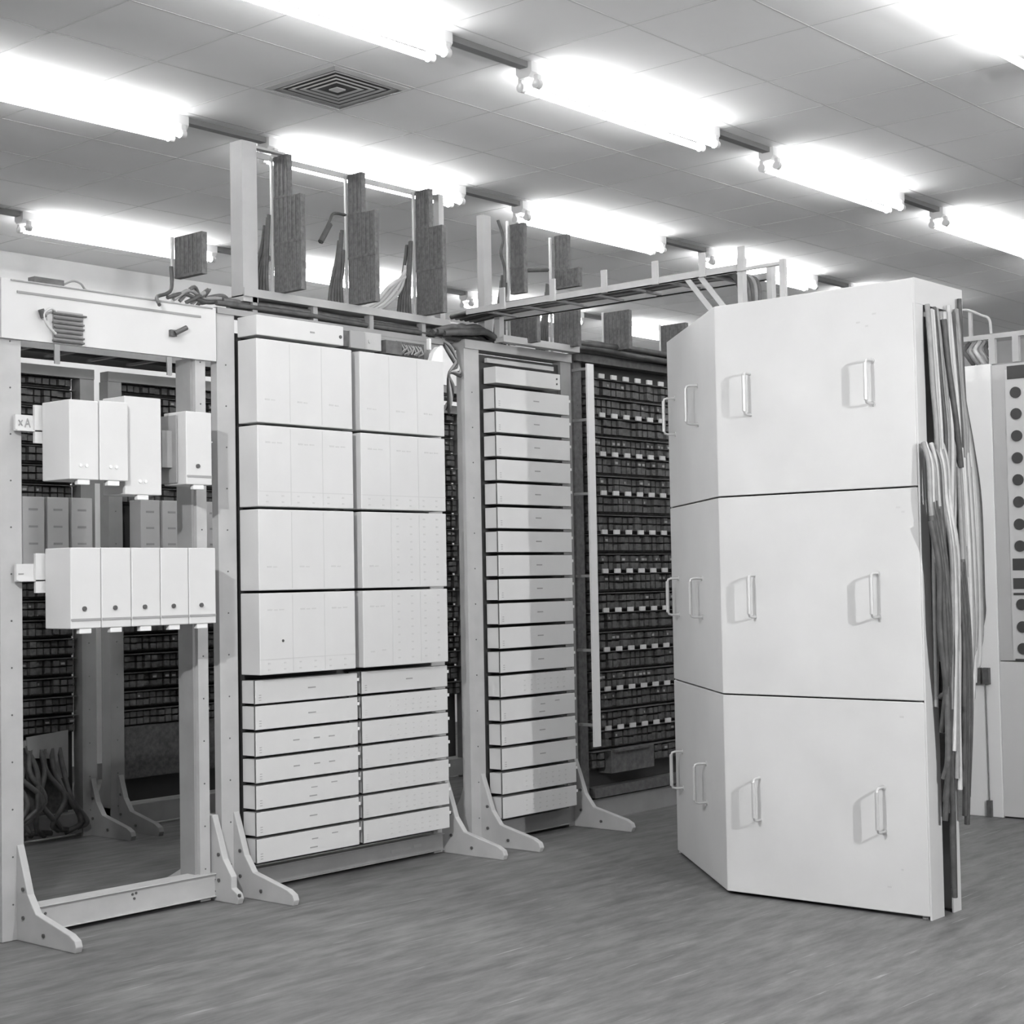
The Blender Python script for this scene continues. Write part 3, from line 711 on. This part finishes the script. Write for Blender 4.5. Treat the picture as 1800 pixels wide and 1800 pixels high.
# hanging cables in the cabinet slot
def hang(pts, r, m_, label, group):
    o = obj('hanging_cable', MB().tube(sm(pts, 5), r, 6), m_, origin=(pts[0][0], pts[0][1], pts[-1][2])); return tag(o, label, 'cable', group)
random.seed(11)
mats3 = [CAB1, CAB3, CAB2, CAB1, CAB3, CAB1]
for k in range(13):
    xa = 6.52+.024*k; j = lambda a: random.uniform(-a, a)
    hang([(xa+.005, 3.215+j(.01), 2.655+j(.02)), (xa-.01+j(.005), 3.20, 2.5), (xa+j(.006), 3.195, 2.3), (xa+.012+j(.01), 3.19, 2.1), (xa+.02+j(.01), 3.20, 1.9+j(.05)), (xa+.02+j(.02), 3.225, 1.5+j(.1)), (xa+.0+j(.02), 3.228, 1.1+j(.2))],
         .0115, [CAB1, RACK, CAB3, CAB2, CAB1, CAB1, CAB3][k % 7], 'grey sheathed cable hanging from the top of the cabinet side slot', 'cables in the upper cabinet slot')
for k in range(9):
    xa = 6.41+.022*k
    top = [(xa+.02, 3.205+j(.006), 2.045+j(.02)), (xa, 3.17, 1.95), (xa+j(.008), 3.165, 1.8)]
    if k < 7: low = [(xa+.015+j(.01), 3.165, 1.62+j(.03)), (xa+.03+j(.01), 3.165, 1.50+j(.1))]
    else: low = [(xa+.02+j(.012), 3.165, 1.5), (xa+.03+j(.015), 3.175, 1.2), (xa+.03+j(.01), 3.19, .95), (xa+.03, 3.20, .75+j(.15))]
    hang(top+low, .0105, [CAB1, CAB3, CAB1, RACK, CAB2][k % 5], 'grey cable of the second bunch starting halfway down the cabinet slot', 'cables of the middle slot bunch')
# left dark stream
for k in range(11):
    o_ = .0095*k; zb = [.95, .8, .6, .42, .5, .12, .3, .08, .2, .45, .7][k]
    o_ *= .8; pts = [(6.40+o_*1.1, 3.165, 1.74+j(.08)), (6.425+o_*1.1+j(.008), 3.15+j(.01), 1.5), (6.45+o_+j(.01), 3.15+j(.01), 1.25), (6.475+o_*.9+j(.01), 3.155, 1.0)]
    if zb < .75: pts.append((6.505+o_*.7+j(.008), 3.17, .7))
    if zb < .4: pts.append((6.55+o_*.4, 3.185, .45))
    pts.append((6.585+o_*.25 if zb < .4 else 6.515+o_*.6, 3.20, zb))
    hang(pts, .0125, [CAB2, CAB2, DARK2, CAB2][k % 4], 'dark cable strand in the left stream of the cabinet slot', 'dark strands in the left stream of the slot')
# right dark stream
for k in range(6):
    o_ = .011*k; zb = [.55, .42, .5, .38, .62, .5][k]
    hang([(6.66+o_, 3.175, 1.48+j(.08)), (6.665+o_+j(.01), 3.165, 1.3), (6.675+o_+j(.01), 3.165, 1.1), (6.685+o_+j(.008), 3.17, .85), (6.69+o_*.8, 3.19, zb)],
         .0125, [CAB2, CAB2, DARK2][k % 3], 'dark cable strand in the right stream of the cabinet slot', 'dark strands in the right stream of the slot')
# pale lengths between and beside the dark streams
for k in range(12):
    xa = [6.585, 6.605, 6.625, 6.565, 6.735, 6.755, 6.775, 6.795, 6.815, 6.835, 6.72, 6.62][k]
    zb = [.72, .6, .65, .9, .75, .95, .82, 1.0, 1.1, 1.15, .66, .55][k]
    xa -= .04 if k < 4 or k == 11 else 0
    yy = .035 if k < 4 or k == 11 else 0
    hang([(xa+.01, 3.19, 1.95+j(.1)), (xa+j(.01), 3.175-yy, 1.6), (xa+.005+j(.01), 3.175-yy, 1.3), (xa+j(.012), 3.18-yy, 1.15), (xa-.005+j(.01), 3.19-yy, zb)],
         .0115, [CAB3, CAB1, RACK, CAB1, CAB1, CAB3][k % 6], 'pale cable hanging between the dark streams of the cabinet slot', 'pale cables between the dark slot streams')
hang([(6.63, 3.19, 2.60), (6.64, 3.18, 2.4), (6.69, 3.175, 2.15), (6.735, 3.18, 1.95)], .015, CAB2, 'single dark cable slanting across the upper cabinet slot', None)
for k in range(6):
    xa = 6.80+.022*k
    hang([(6.80+.006*k, 3.22, 2.58), (6.80+.008*k, 3.21, 2.3), (6.83+.014*k, 3.2, 2.05), (xa+.05, 3.2, 1.8), (xa+.055, 3.2, 1.4), (xa+.05+j(.01), 3.2, 1.1+.1*(k % 3)), (xa+.03, 3.21, .85+.07*k)],
         .012, [CAB3, CAB1, CAB3, RACK, CAB1, CAB2][k], 'pale cable bowing outward at the right of the cabinet slot', 'outer cables bowing from the cabinet')
hang([(6.845, 3.215, 2.72), (6.845, 3.21, 2.4), (6.84, 3.2, 2.1), (6.83, 3.2, 1.9)], .011, CAB2, 'dark straight cable at the right edge of the cabinet slot top', None)

# ------------------------------------------------------------------ right-hand rack with the row of dark jacks
XR = 9.37
rr = empty('jack_cabinet', (9.5, 4.1, 0), 'pale cabinet at the right edge with a vertical column of dark round jacks', 'cabinet')
obj('body', MB().box(XR+.01, XR+.45, 3.0, 4.42, .02, 2.745), REAR, rr)
obj('edge_panel', MB().box(XR-.02, XR+.01, 4.205, 4.43, .0, 2.745), WHITE, rr, bev=.004, label='white vertical edge panel')
obj('upper_door', MB().box(XR-.008, XR+.01, 3.0, 4.203, .945, 2.735), mat('door_grey', .46, .5), rr)
obj('lower_door', MB().box(XR-.012, XR+.01, 3.0, 4.203, .01, .938), mat('door_grey_light', .62, .5), rr)
obj('jack_strip', MB().box(XR-.014, XR-.008, 3.3, 4.115, .95, 2.70), COVERB, rr)
ZJ = [2.557, 2.428, 2.295, 2.162, 2.03, 1.897, 1.763, 1.632, 1.282, 1.148, 1.018]
for z in ZJ: obj('jack', MB().disc((XR-.022, 4.05, z), 'x', .034, .009, 20), BLACK, rr)
for (z0, z1) in ((2.64, 2.72), (1.487, 1.558), (1.375, 1.44), (1.338, 1.352), (.945, .957)):
    obj('slot', MB().box(XR-.018, XR-.013, 3.4, 4.10, z0, z1), BLACK, rr)
obj('arrow_mark', MB().prism([(3.99, .20), (4.06, .20), (4.0, .27)], 'x', XR-.014, XR-.0118), MARK, rr)
t = empty('pendant_lead', (9.34, 4.25, 0), 'thin lead with two dark plugs hanging by the white edge panel', 'lead')
obj('lead', MB().tube([(XR-.03, 4.29, .9), (XR-.03, 4.285, .1)], .004, 6), CAB1, t)
obj('plug', MB().box(XR-.045, XR-.02, 4.27, 4.30, .0, .1), DARK2, t)
obj('plug', MB().box(XR-.05, XR-.02, 4.26, 4.30, .80, .90), DARK2, t)
obj('plug', MB().box(XR-.05, XR-.02, 4.315, 4.40, .80, .90), DARK2, t)
# frames above it
t = empty('ceiling_support_frame', (9.5, 4.1, 2.745), 'pale ladder frame standing on top of the jack cabinet', 'frame')
obj('rail', MB().box(XR+.0, XR+.02, 3.2, 4.50, 2.90, 2.93), RACK, t)
for y_ in (4.20, 4.05, 3.9, 3.6): obj('leg', MB().box(XR+.0005, XR+.03, y_-.02, y_+.02, 2.745, 2.9), RACK, t)
obj('curved_rail', MB().tube(sm([(XR, 4.42, 3.10), (XR, 4.34, 3.09), (XR, 4.26, 3.05), (XR, 4.21, 3.02), (XR, 4.20, 2.93)]), .009, 8), RACK, t)
obj('brace', MB().box(XR, XR+.02, 4.325, 4.345, 2.93, 3.08), RACK, t)
for k in range(5):
    o = cable([(XR+.05, 4.22+.035*k, 2.90), (XR+.03, 4.25+.035*k, 2.85), (XR+.02, 4.22+.035*k, 2.80), (XR+.05, 4.20+.035*k, 2.755)], .013, [CAB2, CAB1, CAB3, CAB1, CAB2][k], 'cable dropping onto the jack cabinet from the frame above', 'cables dropping onto the jack cabinet')
